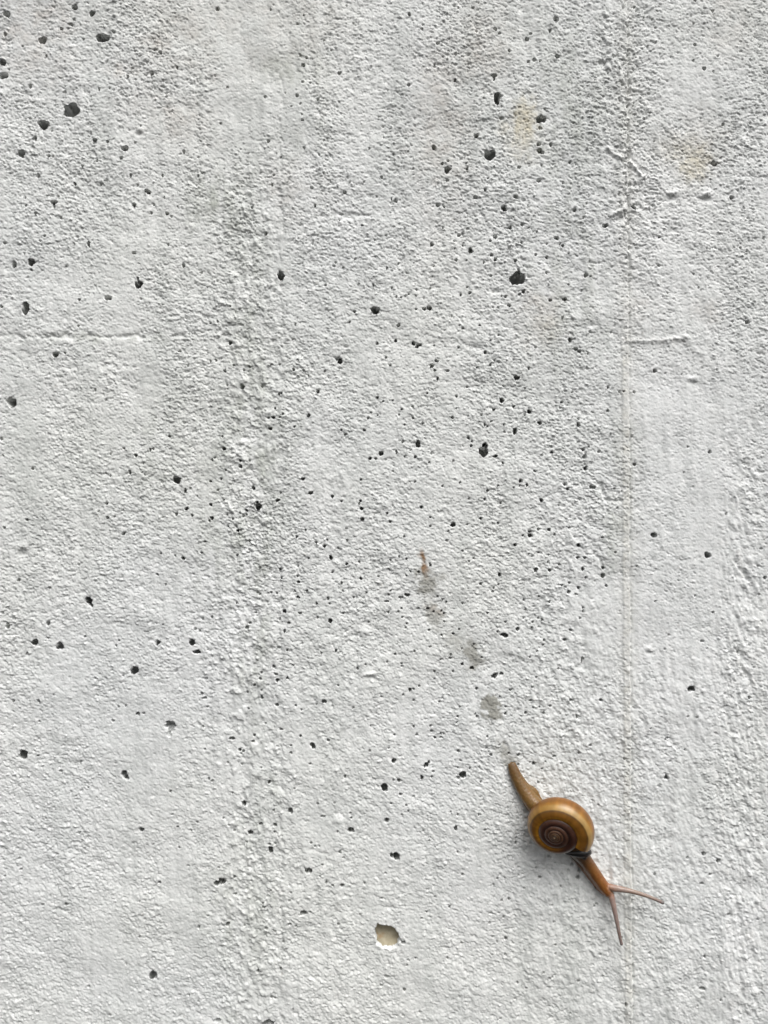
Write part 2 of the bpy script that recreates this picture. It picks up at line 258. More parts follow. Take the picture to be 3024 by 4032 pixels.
(1,3): [(84,91,9),(577,58,5,9),(833,126,18,20),(1075,62,8,15),(1137,58,6),(1148,22,5),(1097,14,4),(1340,44,17,20),(1310,65,14,10,.35),(929,82,10),(890,80,5),(936,172,9),(1457,90,6),(1385,5,5),(249,134,4),(509,228,4),(398,231,4),(874,231,5),(973,240,5),(986,276,5),(1020,185,4),(945,302,4),(224,275,13,15,.7),(115,277,6),(434,313,13,7),(610,293,4),(618,325,5),(847,340,12),(1308,302,6),(1262,285,5),(1445,301,6),(30,364,9),(124,372,12,10),(122,417,7),(616,404,16,15),(527,414,6,4),(1085,408,6),(1293,389,9,12),(1484,401,7,4),(359,485,5),(87,495,7),(94,532,14,17),(122,493,4),(382,508,4),(407,508,4),(543,545,7,5),(567,581,4),(898,568,22,18),(912,576,16,18),(1308,545,6),(1122,470,5),(429,625,5),(341,665,17,16),(415,700,5),(454,742,6),(497,758,5),(557,759,11,10),(702,747,4),(1338,690,7),(841,684,4),(815,842,5),(98,789,5),(226,807,6),(219,858,4),(47,874,5),(52,900,10,8,.6),(308,938,16,15),(290,950,9,6,.6),(350,930,4),(672,952,5),(1162,838,4),(1255,902,6,9),(1107,934,5),(1071,973,5),(219,1010,10,7),(258,1024,5),(535,1012,7,9),(68,1038,9,6),(62,1085,5),(122,1060,4),(251,1072,5),(176,1127,5),(576,1121,7,5),(1522,943,14,6,.6),(1601,967,5),(1619,1108,9),(1535,1095,5),(1562,1127,5),(1331,1137,5),(955,1130,12,9),(1034,1230,5),(986,1244,5),(977,1275,5),(1240,1234,6),(1530,1212,5),(1616,1208,5),(1567,1260,4),(1640,850,8,5),(1591,856,5),(1539,760,4),(1566,718,4),(1613,714,5),(161,1300,7,9),(14,1316,10),(100,1488,7),(121,1490,4,8),(240,1560,5),(962,1438,8,9),(1060,1582,6),(952,1606,5),(914,1605,5),(1583,1625,6),(75,1652,34,16),(845,1355,12,8,.35),(810,1410,9,7,.5)],
(2,3): [(27,453,6),(26,487,7,12),(37,326,5),(195,8,6),(169,97,5),(240,577,10,8),(390,628,7,10),(365,660,5),(438,665,9,14,.6),(427,712,11,14,.6),(180,711,8),(317,768,5),(78,775,4),(42,692,5),(153,648,4),(545,773,8,10),(545,880,7),(532,896,5),(255,890,9,8,.5),(271,997,4),(278,1143,6),(280,1200,5),(200,1322,6),(242,1360,6),(260,1353,5),(428,1380,6),(92,1430,5),(36,1392,7),(586,1352,8,5),(570,1205,5),(558,238,5),(1004,65,12,13),(1243,556,12,11),(1337,602,11,12),(1228,748,13,5),(1403,950,9,7),(1247,1222,8),(891,1203,6),(1234,1430,16,9),(1352,1505,5),(1087,1367,5),(1203,1545,7,4),(735,1530,6,14),(925,690,6),(1136,582,6),(1658,316,5),(1459,98,6),(1283,690,9,8,.6),(903,972,5)],
}
CHIP = [(600,470),(640,510),(780,520),(870,560),(980,600),(1040,720),(1075,800),(1110,860),(1050,930),(1040,970),
        (920,1020),(840,1040),(770,1005),(700,1005),(640,965),(560,930),(570,830),(520,690),(560,560)]
CHIP = [(1380 + x / 5.53, 3550 + y / 5.53) for x, y in CHIP]

SP = 3.15                                     # spacing of the relief grid
def axis(lo, hi):
    core = np.arange(lo, hi, SP)
    step = SP * 1.35 ** np.arange(1, 16)
    out = np.cumsum(step)
    return np.concatenate([(lo - out)[::-1], core, core[-1] + out]), len(out)
gx, nb = axis(-90.0, W + 90.0)
gy, _ = axis(-110.0, H + 110.0)
nx, ny = len(gx), len(gy)
X, Y = np.meshgrid(gx, gy)
rng = np.random.default_rng(11)

def field(lmin, lmax, ax=1.0, ay=1.0, ang=0.0, seed=0, slope=1.0):
    """band-limited relief, unit variance; wavelengths in wall units, stretched ax / ay along a rotated frame"""
    r = np.random.default_rng(seed)
    F = np.fft.rfft2(r.standard_normal((ny, nx)))
    fy = np.fft.fftfreq(ny, SP)[:, None]
    fx = np.fft.rfftfreq(nx, SP)[None, :]
    ca, sa = math.cos(ang), math.sin(ang)
    k = np.sqrt(((ca * fx + sa * fy) * ax) ** 2 + ((-sa * fx + ca * fy) * ay) ** 2) + 1e-9
    g = np.exp(-(lmin * k) ** 2 * 0.6) * (1 - np.exp(-(lmax * k) ** 2)) * k ** (-slope)
    h = np.fft.irfft2(F * g, s=(ny, nx))
    return (h - h.mean()) / h.std()

RAG = (field(20, 90, seed=7), field(20, 90, seed=8))
def blob(x, y, rx, ry=None, ang=0.0, p=1.0, rag=0.0):
    ry = ry or rx
    ca, sa = math.cos(ang), math.sin(ang)
    dx, dy = X - x + rag * RAG[0], Y - y + rag * RAG[1]
    return np.exp(-(((ca * dx + sa * dy) / rx) ** 2 + ((-sa * dx + ca * dy) / ry) ** 2) ** p)

warp_n = field(60, 300, seed=5)
warp_m = field(25, 120, seed=6)
# --- sandy skin of the concrete
fine_a = field(6.5, 20, 1.25, 1.0, math.radians(8), seed=21, slope=0.6)
fine_b = field(6.5, 20, 1.3, 1.0, math.radians(32), seed=22, slope=0.6)
mid_a = field(14, 45, 1.4, 1.0, math.radians(6), seed=23)
mid_b = field(14, 45, 1.5, 1.0, math.radians(38), seed=24)
diag = smooth(2100, 3000, Y + 0.25 * (X - 1500)) * 0.8
fine = fine_a * (1 - diag) + fine_b * diag
mid = mid_a * (1 - diag) + mid_b * diag
patch = field(120, 900, 1.0, 2.2, seed=31)
rough = 0.92 + 0.22 * np.clip(patch, -2, 2)
rough += 0.32 * blob(2200, 450, 420, 800) + 0.22 * blob(980, 1900, 160, 700) + 0.15 * blob(2300, 1700, 260, 700)
rough -= 0.22 * smooth(2440, 2560, X) * smooth(1000, 1500, Y) * (1 - 0.7 * smooth(2760, 2850, X))
rough -= 0.12 * blob(300, 3600, 700, 500)
rough = np.clip(rough, 0.42, 1.7)
# flat cement skin broken by small ragged dimples, with thin flakes standing proud of it
both = 0.72 * fine + 0.72 * mid
flake = 0.28 * fine - 1.9 * np.clip(-both - 0.25, 0, 2.2) ** 0.9 + 0.9 * np.clip(both - 0.9, 0, 2) ** 0.8
skin_a = np.tanh(3.0 * field(12, 40, 1.35, 1.0, math.radians(12), seed=25)) + 0.8 * np.tanh(3.5 * field(9, 28, 1.2, 1.0, 0, seed=26))
speckle = np.random.default_rng(77).standard_normal(X.shape)
speckle[:, :nb] = 0; speckle[:, -nb:] = 0; speckle[:nb] = 0; speckle[-nb:] = 0
Z = 0.68 * rough * (1.25 * flake + 0.38 * skin_a + 0.25 * mid + 0.36 * speckle)
coarse = field(55, 200, 1.3, 1.0, math.radians(20), seed=41)
Z += 0.75 * rough * coarse + 1.5 * field(250, 900, 1.0, 0.7, seed=42)
# raised crumbs
crumb = field(13, 40, 1.2, 1, 0, seed=43, slope=0.4)
Z += 3.2 * rough * np.clip(crumb - 1.5, 0, 1.2)
Z -= 4.5 * rough * np.clip(-crumb - 1.6, 0, 1.3)
# trowel ridges down the far side
ridge = field(14, 60, 1.0, 4.0, math.radians(-7), seed=44)
rm = smooth(2760, 2870, X) * smooth(1700, 2400, Y)
Z += 1.5 * rm * ridge * (0.4 + 0.6 * smooth(-0.8, 0.6, warp_n))
Z += 0.8 * smooth(2350, 2800, Y) * smooth(1950, 2150, X) * (1 - rm) * field(16, 60, 1.0, 2.2, math.radians(-16), seed=45)
vert = field(34, 150, 1.0, 6.0, math.radians(1), seed=51)
Z += 1.1 * vert * (0.55 + 0.5 * smooth(-0.5, 1.0, field(200, 900, seed=52))) * (1 + 0.9 * np.exp(-((X - 1010) / 170) ** 2) + 0.4 * smooth(1700, 2300, X))
# crusty clumps dragged down in columns when the shutter came off
def column(x, w, y0, y1):
    return np.exp(-((X - x - 14 * warp_n) / w) ** 2) * smooth(y0 - 200, y0 + 200, Y) * (1 - smooth(y1 - 200, y1 + 200, Y))
cols = column(985, 120, 700, 4100) + 0.5 * column(1330, 70, 1700, 4100) + 0.6 * column(2230, 200, 2000, 3700) + 0.8 * column(2930, 70, 1700, 4100) + 0.6 * column(2400, 60, -300, 1000) + 0.35 * column(1250, 60, -300, 900)
cl = field(20, 80, 1.0, 1.5, math.radians(-10), seed=53)
Z += cols * (4.2 * np.clip(cl - 0.5, 0, 1.6) ** 0.8 - 2.6 * np.clip(-cl - 0.8, 0, 1.5))
# vertical shutter line and horizontal lift lines
xl = 1112 + 7 * warp_n
Z += 3.4 * smooth(-7, 7, X - xl) * (1 - smooth(60, 420, X - xl)) * smooth(200, 700, Y)
Z -= 2.5 * np.exp(-((X - xl + 6) / 6) ** 2) * smooth(-0.6, 0.8, warp_m)
def hline(y, x0, x1, amp, wd=9):
    return 1.6 * amp * np.exp(-((Y - y - 6 * warp_n) / wd) ** 2) * smooth(x0 - 60, x0 + 40, X) * (1 - smooth(x1 - 40, x1 + 60, X)) * (0.6 + 0.5 * warp_m)
Z -= hline(1330, 0, 560, 3.4) + hline(1315, 560, 800, 2.2) + hline(1440, 250, 520, 1.8) + hline(848, 1240, 1480, 2.6, 7)
Z -= hline(1610, 850, 1010, 2.0) + hline(3352, 1060, 1330, 1.6) + hline(3212, 1240, 1420, 1.4) + hline(2363, 1000, 1150, 2.2)
def stroke(x0, y0, x1, y1, amp, wd):
    dx, dy = x1 - x0, y1 - y0
    L2 = dx * dx + dy * dy
    t = np.clip(((X - x0) * dx + (Y - y0) * dy) / L2, 0, 1)
    d = np.hypot(X - x0 - t * dx + 3 * warp_m, Y - y0 - t * dy + 3 * warp_n)
    return amp * np.exp(-(d / wd) ** 2)
for a in ((2358, 1905, 2392, 1972, 9, 7), (2392, 1972, 2445, 1975, 6, 5), (2348, 2184, 2378, 2238, 8, 6),
          (2325, 1028, 2370, 1030, 6, 4), (2325, 1030, 2326, 1055, 7, 4), (2140, 1955, 2200, 1938, 4, 5),
          (2898, 2205, 2945, 2285, 6, 10), (2905, 2560, 2955, 2690, 6, 10), (2850, 2790, 2885, 2880, 7, 10)):
    Z -= stroke(*a)
for a in ((2375, 0, 2382, 60, 6, 9), (2374, 120, 2395, 165, 7, 8), (2385, 230, 2400, 270, 6, 8), (2380, 500, 2395, 560, 6, 8),
          (2395, 580, 2440, 620, 9, 9), (2478, 640, 2530, 705, 9, 8), (2470, 350, 2510, 355, 6, 8), (2400, 850, 2460, 825, 7, 8),
          (2480, 1345, 2700, 1332, 5, 9), (2700, 1345, 2770, 1400, 4, 16), (2462, 60, 2475, 170, 4, 8), (2470, 1000, 2485, 1050, 5, 9),
          (1100, 3290, 1106, 3340, 5, 9), (1100, 3470, 1108, 3520, 5, 10)):
    Z += stroke(*a)
for x, y, rx, ry, a in ((2650, 760, 26, 12, 9), (2640, 782, 22, 12, -9), (2782, 765, 22, 12, 8), (2778, 785, 22, 11, -8),
                        (2380, 250, 26, 12, -8), (2440, 862, 18, 14, -9), (2650, 905, 18, 14, -6), (2725, 1490, 20, 10, 5),
                        (2728, 1508, 18, 9, -5), (2555, 2555, 10, 10, 5), (2558, 2572, 12, 7, -6), (1450, 2655, 22, 8, 8),
                        (1460, 2668, 26, 8, -5), (555, 510, 16, 10, 7), (545, 528, 12, 7, -7), (1880, 1370, 26, 12, -7),
                        (1950, 1145, 22, 9, -6), (85, 2150, 22, 12, 8), (85, 2180, 18, 12, -7), (960, 1500, 30, 14, 7),
                        (1430, 2490, 26, 14, 7), (1400, 2500, 22, 16, -6), (2330, 1280, 14, 10, -8), (1540, 410, 16, 10, 6),
                        (2165, 1680, 14, 10, -5), (2600, 3830, 20, 12, -4), (1540, 3575, 24, 6, -5)):
    Z += a * blob(x, y, rx, ry, 0.2 * math.sin(x))
# the shutter seam: raised strip, fine groove, crack in its upper third
xs = 2470 + Y * 0.0052 + 1.0 * warp_n
strip = smooth(-34, -26, X - xs) * (1 - smooth(-3, 1, X - xs)) * smooth(1250, 1400, Y)
Z += 3.6 * strip + 3.4 * (1 - smooth(-6, 2, X - xs)) * smooth(2200, 2470, X)
Z -= 7.5 * np.exp(-((X - xs) / 4.2) ** 2) * (0.35 + 0.65 * smooth(-0.8, 0.6, warp_m + 0.3))
Z += 3.5 * smooth(2470, 2490, X) * (1 - smooth(2640, 2800, X)) * smooth(1100, 1250, Y) * (1 - smooth(1334, 1352, Y + 5 * warp_m))
crack = xs + 7 * warp_m - 4
Z -= 9.0 * np.exp(-((X - crack) / 4.2) ** 2) * (1 - smooth(950, 1150, Y)) * smooth(-0.5, 0.5, field(30, 200, seed=47))
crack2 = 2390 + 9 * warp_m
Z -= 6.0 * np.exp(-((X - crack2) / 4.0) ** 2) * (1 - smooth(430, 620, Y)) * smooth(0.1, 0.8, field(30, 160, seed=48))

# --- air holes
K = 1008.0 / 1659.0
pits = []
for (c, r), rows in PITS.items():
    for t in rows:
        rx = t[2]
        ry = t[3] if len(t) > 3 else rx
        pits.append((c * 1008 + t[0] * K, r * 1008 + t[1] * K, rx * K, ry * K, t[4] if len(t) > 4 else 1.0))
for i in range(120):                       # pinpricks and the holes of the wall beyond the picture
    pits.append((rng.uniform(0, W), rng.uniform(0, H), rng.uniform(2.0, 3.0), rng.uniform(2.0, 3.0), rng.uniform(0.5, 0.9)))
for i in range(160):
    x, y = rng.uniform(-90, W + 90), rng.uniform(-110, H + 110)
    if 0 < x < W and 0 < y < H:
        continue
    q = rng.uniform(3, 12)
    pits.append((x, y, q, q, 1.0))
hole = np.zeros_like(Z)
UX = np.zeros_like(Z); UY = np.zeros_like(Z)
for x, y, rx, ry, df in pits:
    tiny = smooth(2.2, 5.0, min(rx, ry))
    k_ = 0.86 + 0.14 * float(smooth(6, 11, min(rx, ry)))
    rx, ry = max(rx * k_, 3.0), max(ry * k_, 3.0)
    m = max(rx, ry) * 1.7 + 8
    i0, i1 = np.searchsorted(gx, (x - m, x + m))
    j0, j1 = np.searchsorted(gy, (y - m, y + m))
    if i1 <= i0 or j1 <= j0:
        continue
    dx, dy = X[j0:j1, i0:i1] - x, Y[j0:j1, i0:i1] - y
    th = np.arctan2(dy, dx)
    p = rng.uniform(0, 6.28, 3)
    wob = 1 + 0.10 * np.sin(2 * th + p[0]) + 0.09 * np.sin(3 * th + p[1]) + 0.07 * np.sin(5 * th + p[2])
    rho = np.hypot(dx / rx, dy / ry) / wob
    q = min(rx, ry)
    depth = df * (q * 9 + 26 if q < 9 else 107 + (q - 9) * 6.0)
    depth *= 0.45 + 0.55 * float(tiny)
    edge = min(0.30, 2.2 / q)
    pr = depth * (1 - smooth(1 - edge, 1 + edge, rho)) * (1 - 0.12 * np.clip(rho, 0, 1) ** 2)
    # the air bubble is wider than its mouth
    belly = (1.8 if df > 0.75 else 1.3 if df > 0.55 else 0.25) * smooth(0.02, 0.45, pr / depth)
    own = pr > hole[j0:j1, i0:i1]
    UX[j0:j1, i0:i1] = np.where(own, dx * belly, UX[j0:j1, i0:i1])
    UY[j0:j1, i0:i1] = np.where(own, dy * belly, UY[j0:j1, i0:i1])
    hole[j0:j1, i0:i1] = np.where(own, pr, hole[j0:j1, i0:i1])
# --- the chip with a pebble behind it
cx = np.array([p[0] for p in CHIP]); cy = np.array([p[1] for p in CHIP])
win = (X > 1450) & (X < 1600) & (Y > 3610) & (Y < 3760)
inside = np.zeros(win.sum(), bool)
px_, py_ = X[win], Y[win]
jit = 2.0 * warp_m[win]
for a in range(len(CHIP)):
    b = (a + 1) % len(CHIP)
    cond = ((cy[a] > py_ + jit) != (cy[b] > py_ + jit))
    xx = (cx[b] - cx[a]) * (py_ + jit - cy[a]) / (cy[b] - cy[a] + 1e-9) + cx[a]
    inside ^= cond & (px_ + jit < xx)
hw = hole[win]
hw[inside] = 62.0
hole[win] = hw
Z = Z * (1 - 0.7 * smooth(2, 30, hole)) - hole
# grains sag a little, as plaster dragged downwards does
sag = np.clip(rough * (0.8 * flake + 0.4 * skin_a), -3, 3) * 0.5
sag[:, :nb] = 0; sag[:, -nb:] = 0; sag[:nb] = 0; sag[-nb:] = 0
P = np.stack([X + UX, Y + UY + sag * (hole < 3), Z], -1)

# --- grime masks, each with its own shape
brk = 0.75 + 0.35 * np.clip(field(60, 400, seed=61), -2, 2)
def mask(*bl):
    m = np.zeros_like(Z)
    for a, x, y, rx, ry, ang, p in bl:
        m = np.maximum(m, a * blob(x, y, rx, ry, ang, p, min(9.0, 0.25 * min(rx, ry))))
    return m
masks = {
 'brown_grime': np.clip(brk, 0, 1.3) * mask((.55, 130, 110, 190, 150, 0, 1), (.4, 620, 150, 120, 60, .5, 1), (.4, 480, 270, 60, 30, 0, 1), (.35, 800, 150, 260, 200, 0, 1),
     (.45, 1740, 520, 110, 330, 0, 1), (.45, 1890, 190, 120, 140, 0, 1), (.35, 1140, 60, 160, 150, 0, 1), (.25, 1150, 760, 110, 120, 0, 1), (.35, 2740, 520, 110, 100, .6, 1), (.4, 2520, 1230, 60, 50, 0, 1),
     (.3, 2850, 90, 120, 120, 0, 1), (.4, 2120, 1230, 80, 120, 0, 1), (.35, 2780, 1230, 60, 50, 0, 1), (.35, 680, 460, 180, 90, .3, 1)),
 'yellow_grime': mask((.75, 2065, 480, 45, 90, .1, 1.5), (.45, 2060, 560, 55, 60, 0, 1), (.6, 2740, 640, 60, 75, .4, 1.5), (.35, 2690, 590, 90, 50, 0, 1), (.12, 2130, 1300, 70, 60, 0, 1),
     (.3, 1990, 505, 30, 30, 0, 1)),
 'green_grime': np.clip(brk + 0.45 * vert, 0, 1.6) * mask((.50, 985, 1900, 105, 900, 0, 1.5), (.30, 1000, 3500, 90, 420, 0, 1), (.28, 1270, 300, 40, 420, 0, 1), (.55, 870, 800, 130, 130, 0, 1), (.45, 1110, 280, 110, 70, 0, 1), (.35, 1150, 560, 80, 60, 0, 1), (.45, 960, 1900, 180, 420, .2, 1), (.3, 700, 1800, 260, 250, 0, 1),
     (.35, 880, 3600, 70, 190, 0, 1), (.35, 2250, 1150, 160, 400, 0, 1), (.35, 2420, 2100, 60, 400, 0, 1), (.3, 720, 3110, 70, 60, 0, 1), (.35, 400, 1330, 420, 20, 0, 1), (.3, 2230, 500, 190, 400, 0, 1),
     (.35, 1085, 3540, 28, 90, 0, 1), (.3, 1090, 3100, 30, 80, 0, 1), (.3, 980, 2300, 100, 100, 0, 1), (.3, 2200, 800, 200, 150, 0, 1), (.3, 920, 4000, 60, 40, 0, 1)),
 'damp': mask((.46, 1682, 2300, 38, 64, -.35, 2), (.36, 1708, 2425, 32, 66, -.6, 2), (.30, 1790, 2520, 36, 40, -.6, 1), (.46, 1862, 2580, 38, 62, -.5, 2), (.52, 1924, 2764, 33, 34, 0, 4), (.52, 1936, 2796, 36, 46, -.3, 4),
     (.40, 1990, 2965, 30, 46, -.35, 1.5), (.40, 2010, 3000, 26, 30, 0, 1.5), (.35, 1740, 2270, 20, 12, 0, 1)),
 'rust_crumb': np.clip(brk, 0.2, 1.4) * mask((.9, 1673, 2243, 13, 32, -.2, 1.5), (.85, 1664, 2192, 11, 30, -.25, 1.5), (.5, 1650, 2186, 14, 6, .4, 1), (.30, 1712, 2400, 30, 14, .5, 1)),
 'lime': np.clip(0.4 + 0.6 * warp_m, 0, 1) * (mask((.8, 1106, 3490, 14, 60, 0, 2), (.5, 1104, 3310, 12, 40, 0, 2), (.7, 2395, 560, 22, 90, -.2, 1), (.6, 2510, 670, 30, 50, -.6, 1), (.6, 2600, 1335, 140, 14, 0, 2),
     (.35, 1530, 3745, 60, 16, 0, 2), (.6, 1455, 2655, 30, 12, 0, 2), (.5, 2480, 350, 40, 20, 0, 1), (.5, 90, 2150, 30, 18, 0, 1), (.5, 1750, 2310, 26, 26, 0, 1)) + 0.45 * rm * np.clip(ridge - .5, 0, 1) + 0.16 * smooth(2480, 2500, X) * smooth(1345, 1360, Y)),
 'beige': 0.4 * strip * np.clip(0.7 + 0.3 * warp_m, 0, 1) + 0.25 * np.exp(-((X - 2470) / 40) ** 2),
}

# --- mesh
pts = to_world(P).reshape(-1, 3)
ring = np.concatenate([np.arange(nx), (np.arange(1, ny) * nx + nx - 1), ((ny - 1) * nx + np.arange(nx - 2, -1, -1)),
                       (np.arange(ny - 2, 0, -1) * nx)])
back = pts[ring].copy()
back[:, 1] = 0.12
allp = np.concatenate([pts, back]).astype(np.float32)
nv = len(pts)
i = (np.arange(ny - 1)[:, None] * nx + np.arange(nx - 1)[None, :]).ravel()
quads = np.stack([i, i + nx, i + nx + 1, i + 1], 1)
n_r = len(ring)
q = np.arange(n_r)
q2 = (q + 1) % n_r
side = np.stack([ring[q], ring[q2], nv + q2, nv + q], 1)
quads = np.concatenate([quads, side]).astype(np.int32)
me = bpy.data.meshes.new('concrete_wall')
me.vertices.add(len(allp))
me.vertices.foreach_set('co', allp.ravel())
nq = len(quads)
loops = np.concatenate([quads.ravel(), (nv + q).astype(np.int32)])
me.loops.add(len(loops))
me.loops.foreach_set('vertex_index', loops)
me.polygons.add(nq + 1)
me.polygons.foreach_set('loop_start', np.concatenate([np.arange(nq) * 4, [nq * 4]]).astype(np.int32))
me.polygons.foreach_set('use_smooth', np.ones(nq + 1, bool))
me.update(calc_edges=True)
GAIN = {'green_grime': 0.8, 'brown_grime': 0.8, 'damp': 2.0, 'rust_crumb': 1.5, 'yellow_grime': 1.1}
for nm, m in masks.items():
    a = me.attributes.new(nm, 'FLOAT', 'POINT')
    a.data.foreach_set('value', np.concatenate([np.clip(m * GAIN.get(nm, 1.0), 0, 1).ravel(), np.zeros(n_r)]).astype(np.float32))
me.materials.append(M_WALL)
wall = link(bpy.data.objects.new('concrete_wall', me))
wall['label'] = 'weathered pale grey concrete wall peppered with small dark air holes'
wall['category'] = 'wall'

# --- pebble seen in the chip: a worn stone lying tilted in its socket
pc = (1524, 3688)
pv, pf = [], []
NR, NA = 18, 40
for r_ in range(NR + 1):
    f = r_ / NR
    for a_ in range(NA):
        t = 2 * math.pi * a_ / NA
        rr = 78 * math.sin(f * math.pi / 2) if f <= 1 else 78
        wob = 1 + 0.06 * math.sin(2 * t + 1) + 0.05 * math.sin(3 * t + 2)
        x = pc[0] + rr * wob * math.cos(t) * 0.95
        y = pc[1] + rr * wob * math.sin(t)
        h = -38 + 0.50 * (y - pc[1]) - 26 * (1 - math.cos(f * math.pi / 2)) + 1.6 * math.sin(x * .13) * math.sin(y * .11)
        pv.append((x, y, h))
pf.append(list(range(NA))[::-1])
for r_ in range(NR):
    for a_ in range(NA):
        b_ = (a_ + 1) % NA
        pf.append((r_ * NA + a_, r_ * NA + b_, (r_ + 1) * NA + b_, (r_ + 1) * NA + a_))
base = len(pv)
for a_ in range(NA):
    x, y, h = pv[NR * NA + a_]
    pv.append((pc[0] + (x - pc[0]) * .8, pc[1] + (y - pc[1]) * .8, -110))
for a_ in range(NA):
    b_ = (a_ + 1) % NA
    pf.append((NR * NA + a_, NR * NA + b_, base + b_, base + a_))
pf.append([base + a_ for a_ in range(NA)])
peb = mesh_obj('pebble', to_world(np.array(pv)), pf, M_PEB, wall)
peb['label'] = 'tan pebble exposed in the chipped hole'

# ------------------------------------------------------------------ the snail
root = bpy.data.objects.new('snail', None)
link(root)
root.empty_display_size = 0.005
origin = to_world(seat(2190, 3260, 0))
root.location = Vector(origin)
root['label'] = 'brown snail with glossy amber coiled shell crawling on the concrete wall'
root['category'] = 'snail'

def local(P):
    return to_world(P) - origin

def pig(ob, cols):
    a = ob.data.attributes.new('pigment', 'FLOAT_COLOR', 'POINT')
    c = np.ones((len(cols), 4), np.float32)
    c[:, :3] = cols
    a.data.foreach_set('color', c.ravel())

def tube(path, nseg=20, sub=6):
    """path rows: x, y as seen, height, half width, half height -> verts (wall units), faces, samples"""
    rows = np.array(path, float)
    ctr = np.array([seat(*r[:3]) for r in rows])
    n = len(rows)
    ts = np.linspace(0, n - 1, (n - 1) * sub + 1)
    def cr(A):
        out = []
        for t in ts:
            k = min(int(t), n - 2); u = t - k
            p0, p1, p2, p3 = A[max(k - 1, 0)], A[k], A[k + 1], A[min(k + 2, n - 1)]
            out.append(0.5 * (2 * p1 + (p2 - p0) * u + (2 * p0 - 5 * p1 + 4 * p2 - p3) * u * u + (3 * p1 - p0 - 3 * p2 + p3) * u ** 3))
        return np.array(out)
    C, R = cr(ctr), cr(rows[:, 3:5])
    T = np.gradient(C, axis=0)
    T /= np.linalg.norm(T, axis=1)[:, None]
    up = np.array([0, 0, 1.0])
    L = np.cross(T, up); L /= np.linalg.norm(L, axis=1)[:, None]
    N = np.cross(L, T)
    v, f = [], []
    for k in range(len(ts)):
        for s in range(nseg):
            a = 2 * math.pi * s / nseg
            v.append(C[k] + L[k] * R[k, 0] * math.cos(a) + N[k] * R[k, 1] * math.sin(a))
    for k in range(len(ts) - 1):
        for s in range(nseg):
            s2 = (s + 1) % nseg
            f.append((k * nseg + s, k * nseg + s2, (k + 1) * nseg + s2, (k + 1) * nseg + s))
    v.append(C[0] - T[0] * R[0].mean() * 0.5); a0 = len(v) - 1
    v.append(C[-1] + T[-1] * R[-1].mean() * 0.6); a1 = len(v) - 1
    m = (len(ts) - 1) * nseg
    for s in range(nseg):
        s2 = (s + 1) % nseg
        f.append((a0, s2, s)); f.append((a1, m + s, m + s2))
    return np.array(v), f, C, ts / (n - 1)

def fuse(name, tubes, voxel, mat, parent, iters=4):
    """merge tubes into one continuous skin (voxel size in wall units)"""
    V, F, o = [], [], 0
    for v, f in tubes:
        V.append(v); F += [tuple(i + o for i in q) for q in f]; o += len(v)
    V = np.concatenate(V)
    S = 0.0625                               # millimetres while remeshing
    me0 = bpy.data.meshes.new('tmp')
    me0.from_pydata([tuple(p) for p in (V - np.array([2190, 3260, 0])) * S], [], F)
    ob0 = bpy.data.objects.new('tmp', me0)
    sc.collection.objects.link(ob0)
    md = ob0.modifiers.new('r', 'REMESH')
    md.mode = 'VOXEL'; md.voxel_size = voxel * S
    sm = ob0.modifiers.new('s', 'SMOOTH'); sm.iterations = iters; sm.factor = 0.5
    dg = bpy.context.evaluated_depsgraph_get()
    me1 = bpy.data.meshes.new_from_object(ob0.evaluated_get(dg))
    bpy.data.objects.remove(ob0)
    co = np.empty(len(me1.vertices) * 3)
    me1.vertices.foreach_get('co', co)
    Pw = co.reshape(-1, 3) / S + np.array([2190, 3260, 0])
    me1.vertices.foreach_set('co', local(Pw).astype(np.float32).ravel())
    me1.polygons.foreach_set('use_smooth', [True] * len(me1.polygons))
    me1.materials.clear(); me1.materials.append(mat)
    me1.name = name
    me1.update()
    return link(bpy.data.objects.new(name, me1), parent), Pw

foot = [(2014, 3006, 7, 15, 10), (2021, 3028, 9, 20, 14), (2037, 3068, 13, 23, 18), (2057, 3104, 17, 26, 22), (2080, 3138, 22, 29, 27),
        (2108, 3172, 28, 33, 33), (2160, 3230, 36, 40, 40), (2215, 3290, 38, 40, 40), (2268, 3340, 36, 38, 38), (2302, 3384, 32, 28, 31),
        (2338, 3436, 27, 25, 28), (2372, 3484, 25, 23, 25), (2395, 3512, 24, 20, 22), (2408, 3527, 24, 13, 14)]
sole = [(2018, 3018, 3, 15, 8), (2037, 3068, 4, 25, 10), (2060, 3104, 5, 30, 12), (2084, 3130, 5, 36, 12), (2104, 3165, 5, 37, 12), (2160, 3230, 5, 42, 12),
        (2215, 3290, 5, 42, 12), (2266, 3342, 6, 38, 13), (2298, 3388, 8, 31, 19), (2335, 3440, 8, 28, 19), (2368, 3488, 8, 25, 18), (2388, 3514, 6, 18, 11)]
tent_a = [(2388, 3488, 28, 12, 12), (2408, 3495, 36, 13.5, 13.5), (2436, 3500, 43, 12.5, 12.5), (2470, 3506, 51, 10, 10), (2510, 3516, 58, 8.2, 8.2),
          (2560, 3533, 65, 6.8, 6.8), (2598, 3549, 69, 6.2, 6.2), (2609, 3554, 70, 7, 7), (2613, 3556, 70, 5.5, 5.5)]
tent_b = [(2398, 3508, 27, 12, 12), (2406, 3526, 33, 13, 13), (2411, 3546, 38, 12, 12), (2419, 3580, 45, 9.8, 9.8), (2429, 3630, 52, 8.2, 8.2),
          (2439, 3680, 58, 6.8, 6.8), (2445, 3708, 60, 6.2, 6.2), (2447, 3716, 61, 6.8, 6.8), (2448, 3720, 61, 5.5, 5.5)]
for r_ in range(1, len(sole) - 1):                # the thin foot margin is rippled
    x_, y_, h_, w_, t_ = sole[r_]
    sole[r_] = (x_, y_, h_, w_ + 1.6 * math.sin(r_ * 2.4), t_)
